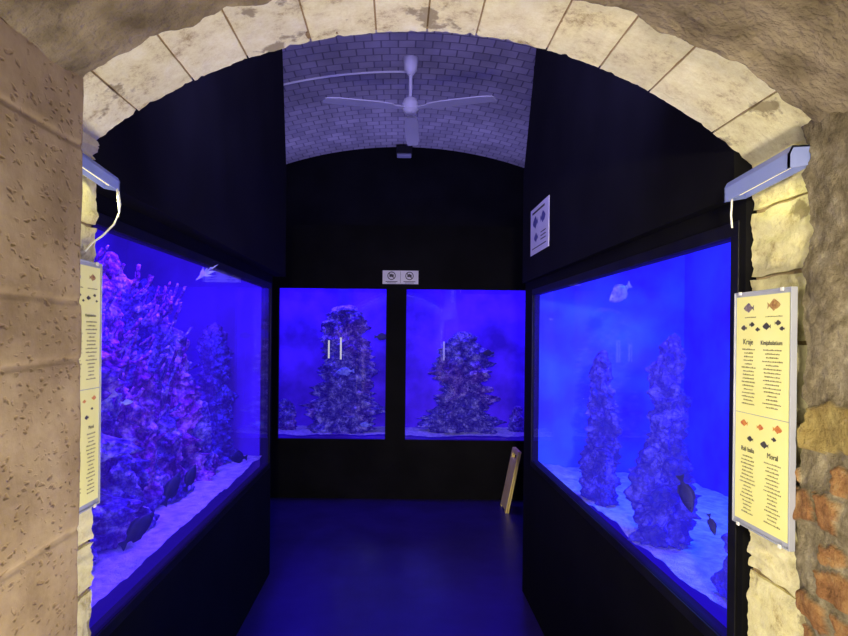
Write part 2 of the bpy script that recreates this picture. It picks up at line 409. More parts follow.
for k in range(nb):
    a0=aLx+(aRx-aLx)*cuts[k]+0.0018; a1=aLx+(aRx-aLx)*cuts[k+1]-0.0018
    def fn(u,w,d,a0=a0,a1=a1,k=k):
        x,z=arcpt(a0+(a1-a0)*u, AR+d); return Vector((x, 1.10+(Y1+0.003*math.sin(k*7)+0.004*noise.noise(Vector((k,u*6,0)))-1.10)*w, z))
    G.append(block(fn,k+1)); tints.append(random.uniform(0.92,1.05))
for side,X in ((-1,XL),(1,XR)):
    z=0.0; ztop=AZ+AR*math.cos(aL if side<0 else aR)+0.02
    k=0
    while z<ztop-0.02:
        h=random.uniform(0.10,0.18); z1=min(z+h,ztop)
        if ztop-z1<0.07: z1=ztop
        def fn(u,w,d,z=z,z1=z1,X=X,side=side,k=k):
            return Vector((X+side*d, 1.16+(Y1-1.16+0.008*noise.noise(Vector((k,w*4,3))))*u, z+0.004+(z1-z-0.008)*w+0.005*noise.noise(Vector((u*4,k,1)))))
        G.append(block(fn,20+k+side*10,amp=0.009)); tints.append(random.uniform(0.85,1.05)); k+=1
        z=z1
V=[];Fq=[];T=[]
for kk,((v,f),t) in enumerate(zip(G,tints)):
    o=len(V); V+=v; Fq+=[tuple(i+o for i in q) for q in f]
    w=random.uniform(0.0,0.06)+(0.14 if kk>=nb else 0.006*kk); T+=[(t,t*(1-w*0.15),t*(1-w*1.6),1)]*len(v)  # jamb stones yellower, the lamps' yellow light put into their tint
n=60
o=len(V)
for i in range(n+1):
    x,z=arcpt(aLx+(aRx-aLx)*i/n, AR+0.004)
    V+=[(x,1.1,z),(x,Y1-0.006,z)]; T+=[(.42,.32,.22,1)]*2
for i in range(n): Fq.append((o+2*i,o+2*i+2,o+2*i+3,o+2*i+1))
for X,zt in ((XL-0.008,2.1),(XR+0.008,2.05)):
    o=len(V); V+=[(X,1.16,0),(X,Y1-.006,0),(X,Y1-.006,zt),(X,1.16,zt)]; T+=[(.55,.45,.32,1)]*4; Fq.append((o,o+1,o+2,o+3))
arch=mobj('stone_arch',V,Fq,M_stone,smooth=True,label='cream limestone block arch with mortared joints framing the aquarium room',cat='arch')
ca=arch.data.color_attributes.new('tint','FLOAT_COLOR','POINT')
for i,t in enumerate(T): ca.data[i].color=t

def pv(u,v):
    a=-0.66+1.42*u
    edge=1.222+0.022*fbm((a*3,0,1),2.5,4)-0.05*max(0,a)-0.02*max(0,-a-0.2)+0.016*fbm((a*14,3,1),1.0,5)
    Y=-1.6+(edge+1.6)*(1-(1-v)**2.2)
    r=AR-0.010+0.009*fbm((a*1.2,Y,2),8,6)+0.010*max(0,(v-0.97)/0.03)
    x,z=arcpt(a,r); return (x,Y,z)
v,f=gridg(280,100,pv)
nu=280;nv=100
o=len(v)
for i in range(nu+1):
    p=v[nv*(nu+1)+i]; d=Vector((p.x-AX,0,p.z-AZ)).normalized(); v.append(p+d*0.05)
for i in range(nu): f.append((nv*(nu+1)+i,nv*(nu+1)+i+1,o+i+1,o+i))
mobj('ceiling_passage',v,f,M_plaster,smooth=True,kind=S,label='rough grey-brown plastered passage vault',cat='ceiling')

joints=[0.35,0.8,1.25,1.59,1.71,2.02]
def lw(u,v):
    z=2.3*v; Y=-1.6+(1.25+1.6)*(1-(1-u)**2.2)
    Y=min(Y,1.25)+0.004*fbm((z*3,2,0),2,4)*u
    d=0.005*fbm((1,Y,z),5,5)
    for jz in joints: d-=0.0045*math.exp(-((z-jz-0.010*fbm((Y,0,jz),4))/0.0045)**2)
    e=max(0,(Y-1.225)/0.025); d-=0.010*e*e
    return (-0.637+d,Y,z)
v,f=gridg(70,420,lw)
f=[q[::-1] for q in f]
o=len(v)
for j in range(421):
    p=v[j*71+70]; v.append((-0.80,p.y,p.z))
for j in range(420): f.append((j*71+70,o+j,o+j+1,(j+1)*71+70))
mobj('wall_passage_left',v,f,M_pit,smooth=True,kind=S,label='tan pitted limestone passage wall',cat='wall')

bricks=[]
random.seed(14)
z=0.0; row=0
while z<1.42:
    off=(row%2)*0.055+random.uniform(0,0.03); h=random.choice((0.055,0.068,0.082))
    y=0.7-off
    while y<1.32:
        L=random.uniform(0.07,0.14)
        if random.random()<0.8: bricks.append((y,y+L-0.016,z,z+h-0.016))
        y+=L
    z+=h; row+=1
def rinfo(Y,z):
    wz=z+0.020*fbm((Y,1,z),11,4); wy=Y+0.020*fbm((Y,4,z),11,4)
    if z<1.43+0.02*fbm((Y,0,3),4):
        for a,b,c,d in bricks:
            if a<wy<b and c<wz<d: return 1,0
        return 0,0
    if 1.435<wz<1.525 : return 0,1
    return 0,0
def rw(u,v):
    z=2.3*v; Y=-1.6+(1.235+1.6)*(1-(1-u)**2.2)
    if u>0.5: Y+=(u-0.5)*2*(0.034*fbm((z*4,2,5),2.5,6))
    r,s=rinfo(Y,z)
    d=0.017*fbm((7,Y,z),8,7)+ (0.008 if (r or s) else -0.0)
    return (0.820-d,Y,z)
NU,NV=150,560
v,f=gridg(NU,NV,rw)
cols=[]
for p in v:
    r,s=rinfo(p.y,p.z); cols.append((r*0.85,s*0.9,0,1))
o=len(v)
for j in range(NV+1):
    p=v[j*(NU+1)+NU]; v.append((1.0,p.y,p.z)); cols.append((0,0,0,1))
for j in range(NV): f.append((j*(NU+1)+NU,(j+1)*(NU+1)+NU,o+j+1,o+j))
rwo=mobj('wall_passage_right',v,f,M_right,smooth=True,kind=S,label='crumbling plaster and orange brick passage wall',cat='wall')
ca=rwo.data.color_attributes.new('tint','FLOAT_COLOR','POINT')
for i,t in enumerate(cols): ca.data[i].color=t
boxes('wall_passage_back',[((-1.2,-1.75,0),(1.2,-1.65,2.6))],M_plaster,kind=S,label='plastered wall closing the passage',cat='wall')

# ------------------------------------------------------------ aquariums
def aquarium(lo,hi,opening,mat,label):
    x0,y0,z0=lo;x1,y1,z1=hi;t=0.02
    e=empty('aquarium',((x0+x1)/2,(y0+y1)/2,z0),label=label,cat='aquarium')
    bl=[((x0,y0,z0),(x1,y1,z0+t))]
    if opening!='-x': bl.append(((x0,y0,z0+t),(x0+t,y1,z1)))
    if opening!='+x': bl.append(((x1-t,y0,z0+t),(x1,y1,z1)))
    if opening!='-y': bl.append(((x0+t,y0,z0+t),(x1-t,y0+t,z1)))
    bl.append(((x0+t,y1-t,z0+t),(x1-t,y1,z1)))
    child(boxes('tank_liner',bl,mat),e)
    child(boxes('lid',[((x0,y0,z1),(x1,y1,z1+0.03))],M_black,bevel=0.004),e)
    return e
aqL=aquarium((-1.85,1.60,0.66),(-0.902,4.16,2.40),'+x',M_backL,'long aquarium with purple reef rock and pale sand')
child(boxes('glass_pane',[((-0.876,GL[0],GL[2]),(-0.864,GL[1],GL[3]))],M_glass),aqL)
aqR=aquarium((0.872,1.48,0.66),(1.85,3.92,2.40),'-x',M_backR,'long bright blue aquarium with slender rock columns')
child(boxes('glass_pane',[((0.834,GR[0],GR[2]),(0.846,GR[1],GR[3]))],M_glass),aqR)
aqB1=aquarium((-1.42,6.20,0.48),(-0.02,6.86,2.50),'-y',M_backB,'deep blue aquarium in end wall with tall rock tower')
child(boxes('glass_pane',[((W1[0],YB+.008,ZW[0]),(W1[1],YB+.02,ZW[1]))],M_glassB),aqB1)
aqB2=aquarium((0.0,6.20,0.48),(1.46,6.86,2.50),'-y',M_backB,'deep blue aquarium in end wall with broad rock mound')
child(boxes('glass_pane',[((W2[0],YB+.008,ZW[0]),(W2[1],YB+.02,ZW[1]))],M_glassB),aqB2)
def strip(aq,px,py0,py1,mat):  # glowing rod behind the pane imitates a reflection in the glass
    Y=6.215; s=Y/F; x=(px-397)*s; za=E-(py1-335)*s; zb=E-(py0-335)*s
    v,f=cylg((x,Y,za),(x,Y,zb),0.009,n=14); child(mobj('reflection_streak',v,f,mat),aq)
strip(aqB1,329,341,359,M_streak); strip(aqB1,341,338,360,M_streak); strip(aqB2,444,341,360,M_streak2)

def sand(lo,hi,z,seed,label,sx=0,sy=0,xr=0,yr=0):
    x0,y0=lo;x1,y1=hi
    def fn(u,w):
        x=x0+(x1-x0)*u;y=y0+(y1-y0)*w
        return (x,y,z-sx*abs(x-xr)-sy*(y-yr)+0.018*fbm((x,y,seed),3,4)+0.008*fbm((x,y,seed),18,3))
    v,f=gridg(60,90,fn)
    return mobj('sand_bed',v,f,M_sand,smooth=True,label=label,cat='sand',kind='stuff')
sand((-1.825,1.625),(-0.905,4.135),0.825,1,'pale rippled coral sand covering the tank bottom')
sand((0.875,1.505),(1.825,3.895),0.935,2,'pale sloping coral sand covering the tank bottom',0.10,0.035,0.87,1.5)
sand((-1.395,6.225),(-0.045,6.835),0.63,3,'pale coral sand covering the tank bottom')
sand((0.025,6.225),(1.435,6.835),0.63,4,'pale coral sand covering the tank bottom')

def rockg(x,y,z0,h,rx,ry,seed,taper=0.55,amp=0.34,nu=130,nv=140,lean=(0,0),fine=1.0):
    v=[];f=[]
    for j in range(nv+1):
        t=j/nv
        prof=(1-taper*t**1.1)*(math.sqrt(max(0.0,1-max(0,(t-0.82)/0.18)**2)) if t>0.82 else 1)
        prof*=1+0.22*noise.noise(Vector((seed*5.3,t*h*7,1)))
        lx=0.25*min(rx,ry)*noise.noise(Vector((seed*2.3,t*h*4,5))); ly=0.25*min(rx,ry)*noise.noise(Vector((seed*2.9,t*h*4,8)))
        for i in range(nu):
            a=2*math.pi*i/nu
            p=Vector((math.cos(a)*rx*prof,math.sin(a)*ry*prof,t*h))
            q=p+Vector((seed*1.7,seed*2.3,seed))
            sc=min(rx,ry)
            d=amp*noise.fractal(q*(1.0/max(sc,.08))*1.1,1,2,4)
            dist=noise.voronoi(q*(2.2/max(sc,.1)+6))[0][0]
            d+=0.55*(0.35-dist)
            d2=noise.voronoi(q*38)[0][0]
            d+=0.28*fine*(0.3-d2)*min(1,.2/sc)
            d+=0.16*noise.fractal(q*40,1,2,2)
            k=max(0.25,1+d)
            v.append((x+p.x*k+lean[0]*t+lx,y+p.y*k+lean[1]*t+ly,z0+p.z+0.03*noise.noise(q*14)*(1 if 0.02<t<1 else 0)))
    for j in range(nv):
        for i in range(nu):
            i2=(i+1)%nu; f.append((j*nu+i,j*nu+i2,(j+1)*nu+i2,(j+1)*nu+i))
    f.append(tuple(range(nu-1,-1,-1)))
    f.append(tuple(range(nv*nu,(nv+1)*nu)))
    return v,f
def rock(name,x,y,z0,h,rx,ry,seed,mat,label,**k):
    v,f=rockg(x,y,z0,h,rx,ry,seed,**k)
    return mobj(name,v,f,mat,smooth=True,label=label,cat='rock')
gs=[]
for i,(x,y,top,rx,ry,tp) in enumerate([(-1.33,1.98,2.14,0.24,0.24,0.3),(-1.38,2.36,2.12,0.27,0.22,0.5),(-1.32,2.72,1.96,0.19,0.17,0.6),
      (-1.42,3.05,2.05,0.26,0.19,0.65),(-1.30,3.40,1.78,0.21,0.15,0.6),(-1.14,2.55,1.15,0.09,0.13,0.5),(-1.14,3.05,1.25,0.09,0.14,0.5),(-1.14,3.58,1.25,0.09,0.08,.5),
      (-1.17,2.15,1.45,0.10,0.12,.5),(-1.18,2.85,1.55,0.09,0.09,.6)]):
    gs.append(rockg(x,y,0.82,top-0.82,rx,ry,i+1,taper=tp,amp=0.60,fine=1.2))
random.seed(21)
for k in range(300):
    y=random.uniform(1.85,3.5); z=random.uniform(0.98,2.0-(y-1.8)*0.10); x=-1.10-random.uniform(0,0.16)
    if z>1.6: x-=0.06
    p=Vector((x-.06,y,z)); d=Vector((random.uniform(.2,1),random.uniform(-1,.3),random.uniform(0,1.2))).normalized()
    pts_=[p]
    for s in range(6):
        d=(d+Vector((random.uniform(-.3,.3),random.uniform(-.4,.4),random.uniform(-.1,.5)))*0.6).normalized(); p=p+d*random.uniform(.012,.026)
        p.x=min(p.x,-0.93); pts_.append(p.copy())
    v,f=tubeg(pts_,random.uniform(.006,.012),7); f.append(tuple(range(6,-1,-1))); f.append(tuple(range(len(v)-7,len(v)))); gs.append((v,f))
v,f=merge(gs)
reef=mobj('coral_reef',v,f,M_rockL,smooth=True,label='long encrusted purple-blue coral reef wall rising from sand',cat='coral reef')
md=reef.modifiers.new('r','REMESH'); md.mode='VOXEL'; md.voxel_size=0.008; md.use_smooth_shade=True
rock('reef_rock',-1.18,3.92,0.84,0.88,0.15,0.12,41,M_rockLf,'rock tower with blue water haze painted on, at the tank end',taper=0.5,amp=0.5)
rock('reef_rock',-1.60,3.86,0.84,1.15,0.13,0.14,42,M_rockLf,'tall rock with blue water haze painted on, behind the reef',taper=0.4,amp=0.5)
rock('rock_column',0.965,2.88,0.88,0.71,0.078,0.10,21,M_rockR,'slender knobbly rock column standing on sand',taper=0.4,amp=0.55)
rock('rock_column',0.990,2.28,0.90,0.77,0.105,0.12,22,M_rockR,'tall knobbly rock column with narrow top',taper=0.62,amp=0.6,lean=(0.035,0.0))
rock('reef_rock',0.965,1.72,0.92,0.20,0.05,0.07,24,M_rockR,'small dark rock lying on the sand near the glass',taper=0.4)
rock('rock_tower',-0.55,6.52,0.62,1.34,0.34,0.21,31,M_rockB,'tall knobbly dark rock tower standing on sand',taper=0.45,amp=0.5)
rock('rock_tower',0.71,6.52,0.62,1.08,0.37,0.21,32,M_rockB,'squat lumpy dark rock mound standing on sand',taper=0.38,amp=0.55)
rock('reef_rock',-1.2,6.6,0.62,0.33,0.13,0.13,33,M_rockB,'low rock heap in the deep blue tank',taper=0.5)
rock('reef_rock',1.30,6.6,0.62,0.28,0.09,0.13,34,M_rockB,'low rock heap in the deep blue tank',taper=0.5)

# ------------------------------------------------------------ fish
M_fishd=noise_mat('dark_fish_skin',(0.006,0.006,0.05),(0.02,0.02,0.12),30,0.6,0.0,emis=(0.03,0.015,1),es=0.02)  # fish skins carry a slight painted blue glow, softening them in the water
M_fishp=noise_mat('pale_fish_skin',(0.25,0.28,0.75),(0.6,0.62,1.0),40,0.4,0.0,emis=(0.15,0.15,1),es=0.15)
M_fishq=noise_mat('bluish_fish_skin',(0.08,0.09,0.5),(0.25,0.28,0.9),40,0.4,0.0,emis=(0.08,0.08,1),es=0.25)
M_eye=noise_mat('fish_eye',(0.002,0.002,0.002),(0.01,0.01,0.01),10,0.2,0.0)
def fish(px,py,Y,L,mat,heading,pitch,deep,label,longfin=False):
    X=(px-397)/F*Y; Z=E-(py-335)/F*Y
    e=empty('fish',(X,Y,Z),label=label,cat='fish')
    H=L*deep
    prof=[(-0.5,0.02,0.01),(-0.44,0.28,0.10),(-0.34,0.55,0.19),(-0.2,0.85,0.24),(-0.02,1.0,0.25),(0.14,0.88,0.2),(0.28,0.5,0.12),(0.36,0.26,0.06),(0.41,0.24,0.04)]
    v=[];f=[];n=16
    for x,h,w in prof:
        for i in range(n):
            t=2*math.pi*i/n; v.append((-x*L, math.cos(t)*w*H*0.6, math.sin(t)*h*H*0.5))
    for k in range(len(prof)-1):
        for i in range(n):
            j=(i+1)%n; f.append((k*n+i,k*n+j,(k+1)*n+j,(k+1)*n+i))
    f.append(tuple(range(n))); f.append(tuple(range((len(prof)-1)*n,len(prof)*n)))
    parts=[mobj('body',v,f,mat,smooth=True)]
    def fin(nm,poly):
        th=L*0.012
        m=len(poly); vv=[(x*L,-th,z*L) for x,z in poly]+[(x*L,th,z*L) for x,z in poly]
        ff=[tuple(range(m)),tuple(range(2*m-1,m-1,-1))]+[(i,(i+1)%m,(i+1)%m+m,i+m) for i in range(m)]
        parts.append(mobj(nm,vv,ff,mat))
    d=deep*0.5
    if longfin:
        fin('tail_fin',[(-0.39,0.03),(-0.55,0.10),(-0.85,0.16),(-0.6,0.0),(-0.9,-0.10),(-0.5,-0.08),(-0.39,-0.03)])
        fin('dorsal_fin',[(0.2,d*0.8),(0.02,d+0.10),(-0.25,d+0.20),(-0.12,d+0.02),(-0.35,d+0.05),(-0.3,d*0.45),(0,d*0.9)])
        fin('anal_fin',[(0.0,-d*0.9),(-0.25,-d-0.10),(-0.55,-d-0.18),(-0.3,-d*0.42)])
        fin('pectoral_fin',[(0.14,-0.03),(-0.05,-d-0.12),(-0.30,-d-0.28),(-0.1,-d-0.02),(0.02,-0.02)])
    else:
        k=0.6
        fin('tail_fin',[(-0.39,0.03),(-0.5,0.10),(-0.58,0.13),(-0.55,0.0),(-0.58,-0.13),(-0.5,-0.10),(-0.39,-0.03)])
        fin('dorsal_fin',[(0.2,d*0.75),(0.1,d*0.95+0.07*k),(-0.05,d+0.09*k),(-0.28,d*0.5+0.09*k),(-0.3,d*0.45),(0,d*0.9)])
        fin('anal_fin',[(0.0,-d*0.9),(-0.12,-d*0.9-0.08*k),(-0.3,-d*0.5-0.09*k),(-0.3,-d*0.42)])
        fin('pectoral_fin',[(0.14,-0.03),(0.02,-d*0.6-0.07*k),(-0.06,-d*0.5-0.04*k),(0.02,-0.02)])
    for s in(-1,1):
        vv,ff=lathe([(0.001,-0.02*L),(0.014*L,-0.014*L),(0.02*L,0),(0.014*L,0.014*L),(0.001,0.02*L)],(0.36*L,s*0.085*H,0.06*H),10)
        parts.append(mobj('eye',vv,ff,M_eye,smooth=True))
    for p in parts: p.parent=e
    e.rotation_euler=(0,math.radians(pitch),math.radians(heading))
    return e
D='dark plump reef fish hovering above the sand'
fish(141,531,2.21,0.15,M_fishd,56,-35,0.45,D)
fish(174,490,2.62,0.14,M_fishd,50,-60,0.42,'dark slim fish swimming upwards near the reef')
fish(192,479,2.82,0.12,M_fishd,50,-65,0.42,'dark slim fish swimming upwards near the reef')
fish(239,459,3.48,0.13,M_fishd,238,-10,0.48,D)
fish(203,276,2.84,0.09,M_fishp,195,42,0.18,'pale fish with long trailing fins near the water surface',True)
fish(128,405,2.02,0.04,M_fishp,50,0,0.4,'small pale fish swimming in front of the reef')
fish(619,291,2.50,0.12,M_fishq,200,35,0.55,'dim bluish disc-shaped fish near the water surface')
fish(688,492,1.92,0.11,M_fishd,308,70,0.42,'dark plump fish diving towards the sand')
fish(714,522,1.68,0.055,M_fishd,300,70,0.4,'small dark fish near the glass')
fish(382,337,6.35,0.14,M_fishd,10,0,0.5,'dark reef fish by the edge of the end tank')
fish(345,372,6.24,0.18,M_fishq,170,5,0.45,'dim bluish fish in front of the rock tower')
fish(488,352,6.3,0.12,M_fishd,190,0,0.5,'small dark fish by the rock mound')
fish(366,425,6.3,0.12,M_fishq,170,0,0.4,'small bluish fish resting low over the sand')

# ------------------------------------------------------------ ceiling fan
fy=4.67; fx=(408-397)/F*fy; fz=E+0.371*fy
fan=empty('ceiling_fan',(fx,fy,3.76),label='white three-blade ceiling fan hanging from the brick vault',cat='fan')
parts=[]
v,f=lathe([(0.012,-0.02),(0.045,-0.03),(0.064,-0.005),(0.064,0.045),(0.05,0.075),(0.024,0.09)],(fx,fy,fz-0.01)); parts.append(mobj('motor_housing',v,f,M_white))
v,f=lathe([(0.015,-0.045),(0.034,-0.042),(0.04,-0.035),(0.025,-0.03)],(fx,fy,fz)); parts.append(mobj('bottom_cap',v,f,M_white,smooth=True))
v,f=cylg((fx,fy,fz+0.07),(fx,fy,3.76),0.014); parts.append(mobj('rod',v,f,M_white))
v,f=lathe([(0.018,-0.13),(0.048,-0.09),(0.06,0.0)],(fx,fy,3.76)); parts.append(mobj('canopy',v,f,M_white,smooth=True))
for ang in (87,-33,207):
    a=math.radians(ang); dx=Vector((math.cos(a),math.sin(a),0)); dy=Vector((-math.sin(a),math.cos(a),0)); up=Vector((0,0,1))
    pit=-0.05 if ang==-33 else (0.05 if ang==207 else -0.06)
    sec=[(0.05,0.022,0),(0.14,0.026,0),(0.18,0.048,0),(0.3,0.058,0),(0.6,0.054,-0.004),(0.69,0.045,-0.008),(0.70,0.03,-0.008)]
    V=[];Fq=[]
    for r,w,dz in sec:
        for s,t in ((-1,-1),(1,-1),(1,1),(-1,1)):
            V.append(Vector((fx,fy,fz-0.002))+dx*r+dy*(w*s)+up*(dz-0.08*r+pit*w*s+0.004*t))
    for k in range(len(sec)-1):
        for i in range(4):
            j=(i+1)%4; Fq.append((k*4+i,k*4+j,k*4+4+j,k*4+4+i))
    Fq+= [(0,1,2,3),tuple(range(len(V)-1,len(V)-5,-1))]
    parts.append(mobj('blade',V,Fq,M_white))
for p in parts: child(p,fan)
def vz(x): return ZC+math.sqrt(RV*RV-(x-XC)**2)
pts=[(x,4.9,vz(x)-0.012) for x in [fx-1.5+1.5*i/16 for i in range(17)]]
v,f=tubeg(pts,0.009); mobj('cable_conduit',v,f,M_white,smooth=True,label='thin white cable conduit running across the vault',cat='conduit')
e=empty('emergency_lamp',(0.05,6.75,3.70),label='small dark fixture mounted at the top of the black end wall',cat='lamp')
child(boxes('housing',[((-0.03,6.78,3.67),(0.15,6.90,3.755))],M_frame,bevel=0.005),e)
child(boxes('cover',[((-0.02,6.80,3.645),(0.14,6.90,3.67))],M_grey,bevel=0.005),e)

# ------------------------------------------------------------ signs
def text_g(s,size,x,y):
    c=bpy.data.curves.new('t','FONT'); c.body=s; c.size=size; c.extrude=0.0002
    o=bpy.data.objects.new('t',c); COL.objects.link(o)
    bpy.context.view_layer.update()
    me=bpy.data.meshes.new_from_object(o.evaluated_get(bpy.context.evaluated_depsgraph_get()))
    v=[(p.co.x+x,p.co.y+y,p.co.z) for p in me.vertices]; f=[tuple(p.vertices) for p in me.polygons]
    bpy.data.objects.remove(o); return v,f
def rectg(x,y,w,h,z=0.0): return ([(x,y,z),(x+w,y,z),(x+w,y+h,z),(x,y+h,z)],[(0,1,2,3)])
def fishflat(x,y,L,s=1):
    P=[(-.5,0),(-.42,.09),(-.3,.16),(-.15,.24),(0,.30),(.15,.2),(.28,.09),(.35,.04),(.44,.13),(.5,.15),(.46,0),(.5,-.15),(.44,-.13),(.35,-.04),(.28,-.09),(.12,-.18),(0,-.27),(-.1,-.2),(-.3,-.15),(-.42,-.08)]
    return ([(x+a*L*s,y+b*L,0) for a,b in P],[tuple(range(len(P)))])
def place(o,M): o.data.transform(M)
def frameM(origin,u,n):
    u=Vector(u);n=Vector(n);v=n.cross(u)
    return Matrix(((u.x,v.x,n.x,origin[0]),(u.y,v.y,n.y,origin[1]),(u.z,v.z,n.z,origin[2]),(0,0,0,1)))
def info_sign(origin,u,n,w,h,label,k=1.0):
    M=frameM(origin,u,n)
    e=empty('information_sign',origin,label=label,cat='sign')
    def add(nm,g,mat,dz=0,bevel=0,lab=None):
        v,f=merge(g); v=[(a[0],a[1],a[2]+dz) for a in v]
        o=mobj(nm,v,f,mat,bevel=bevel); place(o,M); child(o,e)
        if lab:o['label']=lab
    add('panel',[boxg((0,0,-0.006),(w,h,0))],M_grey)
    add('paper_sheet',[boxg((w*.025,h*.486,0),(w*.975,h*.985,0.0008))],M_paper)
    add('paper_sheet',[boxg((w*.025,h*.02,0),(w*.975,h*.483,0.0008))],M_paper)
    b=0.003
    add('frame',[boxg((-b,-b,-0.01),(0,h+b,0.003)),boxg((w,-b,-0.01),(w+b,h+b,0.003)),boxg((0,-b,-0.01),(w,0,0.003)),boxg((0,h,-0.01),(w,h+b,0.003))],M_grey,bevel=0.0006,lab='grey aluminium frame')
    for cx,cy in ((0.02,h-0.004),(w-0.03,h-0.004),(0.02,-0.006),(w-0.03,-0.006)):
        add('clip',[boxg((cx,cy,0.003),(cx+0.010,cy+0.008,0.006))],M_white,bevel=0.001)
    t=.0014
    add('printed_fish',[fishflat(w*.27,h*.935,.040*k,1)],M_inkb,t)
    add('printed_fish',[fishflat(w*.72,h*.94,.046*k,-1)],M_inko,t)
    for a,bb,L,s in ((.18,.850,.024,1),(.33,.864,.021,-1),(.44,.843,.018,1),(.60,.855,.030,1),(.79,.868,.022,-1),(.86,.845,.018,1),(.32,.378,.024,1),(.58,.370,.030,1),(.74,.402,.018,-1)): add('printed_fish',[fishflat(w*a,h*bb,L*k,s)],M_ink,t)
    for a,bb,L,s in ((.20,.44,.029,1),(.80,.445,.032,-1),(.50,.437,.025,-1)): add('printed_fish',[fishflat(w*a,h*bb,L*k,s)],M_inkr,t)
    random.seed(5)
    def col(xc,y0,rows,step,ww,hh=.0030):
        g=[]
        for i in range(rows):
            yy=h*(y0-step*i); L=w*ww*random.uniform(.45,1); x=w*xc-L/2; end=x+L
            while x<end:
                q=random.uniform(.002,.006); g.append(rectg(x,yy,min(q,end-x+.001),hh*random.uniform(.6,1.1))); x+=q+.0012
        add('printed_list',g,M_ink2,t)
    col(.27,.756,16,.0155,.30); col(.70,.756,16,.0155,.36)
    col(.27,.298,16,.0160,.30); col(.72,.298,16,.0160,.30)
    col(.30,.893,1,.012,.30,.0022); col(.72,.893,1,.012,.34,.0022)
    for s,sz,a,bb in (('Kraje',.018,.17,.78),('Kinijahalatium',.0135,.50,.78),('Rali balia',.0145,.15,.322),('Moral',.0165,.63,.322)):
        add('heading',[text_g(s,sz*k,w*a,h*bb)],M_ink,t+.0004)
    return e
info_sign((0.802,1.449,1.222),(0,-1,0),(-1,0,0),0.205,0.532,'yellow-lit framed information board with fish pictures and lists')
info_sign((-0.690,1.28,1.255),(0,1,0),(1,0,0),0.142,0.55,'narrow yellow-lit framed information board with fish pictures',0.62)
def small_sign():
    o0=(-15/F*YB, YB, E+51/F*YB); M=frameM(o0,(1,0,0),(0,-1,0))
    w=0.36;h=0.135
    e=empty('prohibition_sign',o0,label='small white sign with prohibition symbols on the black wall',cat='sign')
    def add(nm,g,mat,dz=0):
        v,f=merge(g); v=[(a[0],a[1],a[2]+dz) for a in v]; o=mobj(nm,v,f,mat); place(o,M); child(o,e)
    add('panel',[boxg((0,0,0),(w,h,0.004))],M_paperw)
    def ring(cx,cy,r):
        n=28; V=[];Q=[]
        for i in range(n):
            t=2*math.pi*i/n; V+=[(cx+r*math.cos(t),cy+r*math.sin(t),0),(cx+.8*r*math.cos(t),cy+.8*r*math.sin(t),0)]
        for i in range(n):
            j=(i+1)%n; Q.append((2*i,2*j,2*j+1,2*i+1))
        a=math.radians(135);d=Vector((math.cos(a),math.sin(a),0));q=Vector((-d.y,d.x,0));c=Vector((cx,cy,0))
        bar=([c+d*r*.85+q*.1*r,c-d*r*.85+q*.1*r,c-d*r*.85-q*.1*r,c+d*r*.85-q*.1*r],[(0,1,2,3)])
        return [(V,Q),bar]
    for cx in (0.09,0.27):
        add('prohibition_ring',ring(cx,0.082,0.042),M_ink,0.0056)
        add('camera_symbol',[rectg(cx-.022,.07,.044,.026),rectg(cx-.006,.094,.014,.008)],M_ink,.005)
        add('caption',[rectg(cx-.06,.02,.12,.007),rectg(cx-.045,.008,.09,.005)],M_ink,.005)
    add('divider',[rectg(.178,.01,.003,.115)],M_ink,.005)
small_sign()
def poster():
    o0=(0.80,3.68,2.13); M=frameM(o0,(0,-1,0),(-1,0,0)); w=.44;h=.27
    e=empty('poster',o0,label='white poster with blue fish drawings on the black partition',cat='poster')
    def add(nm,g,mat,dz=0):
        v,f=merge(g); v=[(a[0],a[1],a[2]+dz) for a in v]; o=mobj(nm,v,f,mat); place(o,M); child(o,e)
    add('sheet',[boxg((0,0,0),(w,h,0.003))],M_paperw)
    for a in ((.13,.18,.13,1),(.31,.18,.12,-1),(.15,.09,.1,1)): add('printed_fish',[fishflat(*a)],M_inkblue,.004)
    add('title',[rectg(.05,.235,.3,.012)],M_ink,.004)
    add('printed_text',[rectg(.26,.1,.12,.006),rectg(.26,.08,.12,.006),rectg(.26,.06,.12,.006),rectg(.05,.03,.34,.006)],M_ink,.004)
poster()

# ------------------------------------------------------------ lamps over signs
def fixture(x,side,ya,yb,z,label,rise=0.016,k=1.0):
    e=empty('strip_lamp',(x,(ya+yb)/2,z),label=label,cat='lamp')
    s=side*k
    outer=[(-0.022*s,-0.014*k),(-0.022*s,0.012*k),(-0.016*s,0.024*k),(0.022*s,0.026*k),(0.022*s,-0.006*k)]
    inner=[(0.019*s,-0.006*k),(0.019*s,0.023*k),(-0.014*s,0.021*k),(-0.019*s,0.010*k),(-0.019*s,-0.014*k)]
    prof=outer+inner; n=len(prof)
    v=[(x+a,ya,z+b+rise) for a,b in prof]+[(x+a,yb,z+b) for a,b in prof]
    f=[(i,(i+1)%n,(i+1)%n+n,i+n) for i in range(n)]
    for q in (0,n):
        for i in range(4): f.append((q+i,q+i+1,q+n-2-i,q+n-1-i))
    child(mobj('housing',v,f,M_lamp),e)
    for y,dz in ((ya,rise),(yb-0.004,0)):
        vv=[(x+a,y,z+b+dz) for a,b in outer]+[(x+a,y+.004,z+b+dz) for a,b in outer]
        ff=[(0,1,2,3,4),(9,8,7,6,5)]+[(i,(i+1)%5,(i+1)%5+5,i+5) for i in range(5)]
        child(mobj('end_cap',vv,ff,M_lamp),e)
    v,f=cylg((x+.004*s,ya+.010,z+0.005+rise),(x+.004*s,yb-.010,z+0.005),0.006*k,n=14); child(mobj('tube',v,f,M_tube),e)
    return e
fr=fixture(0.800,1,1.215,1.455,1.990,'white strip lamp with tank blue tinted in, mounted on the stone jamb',0.016,1.2)
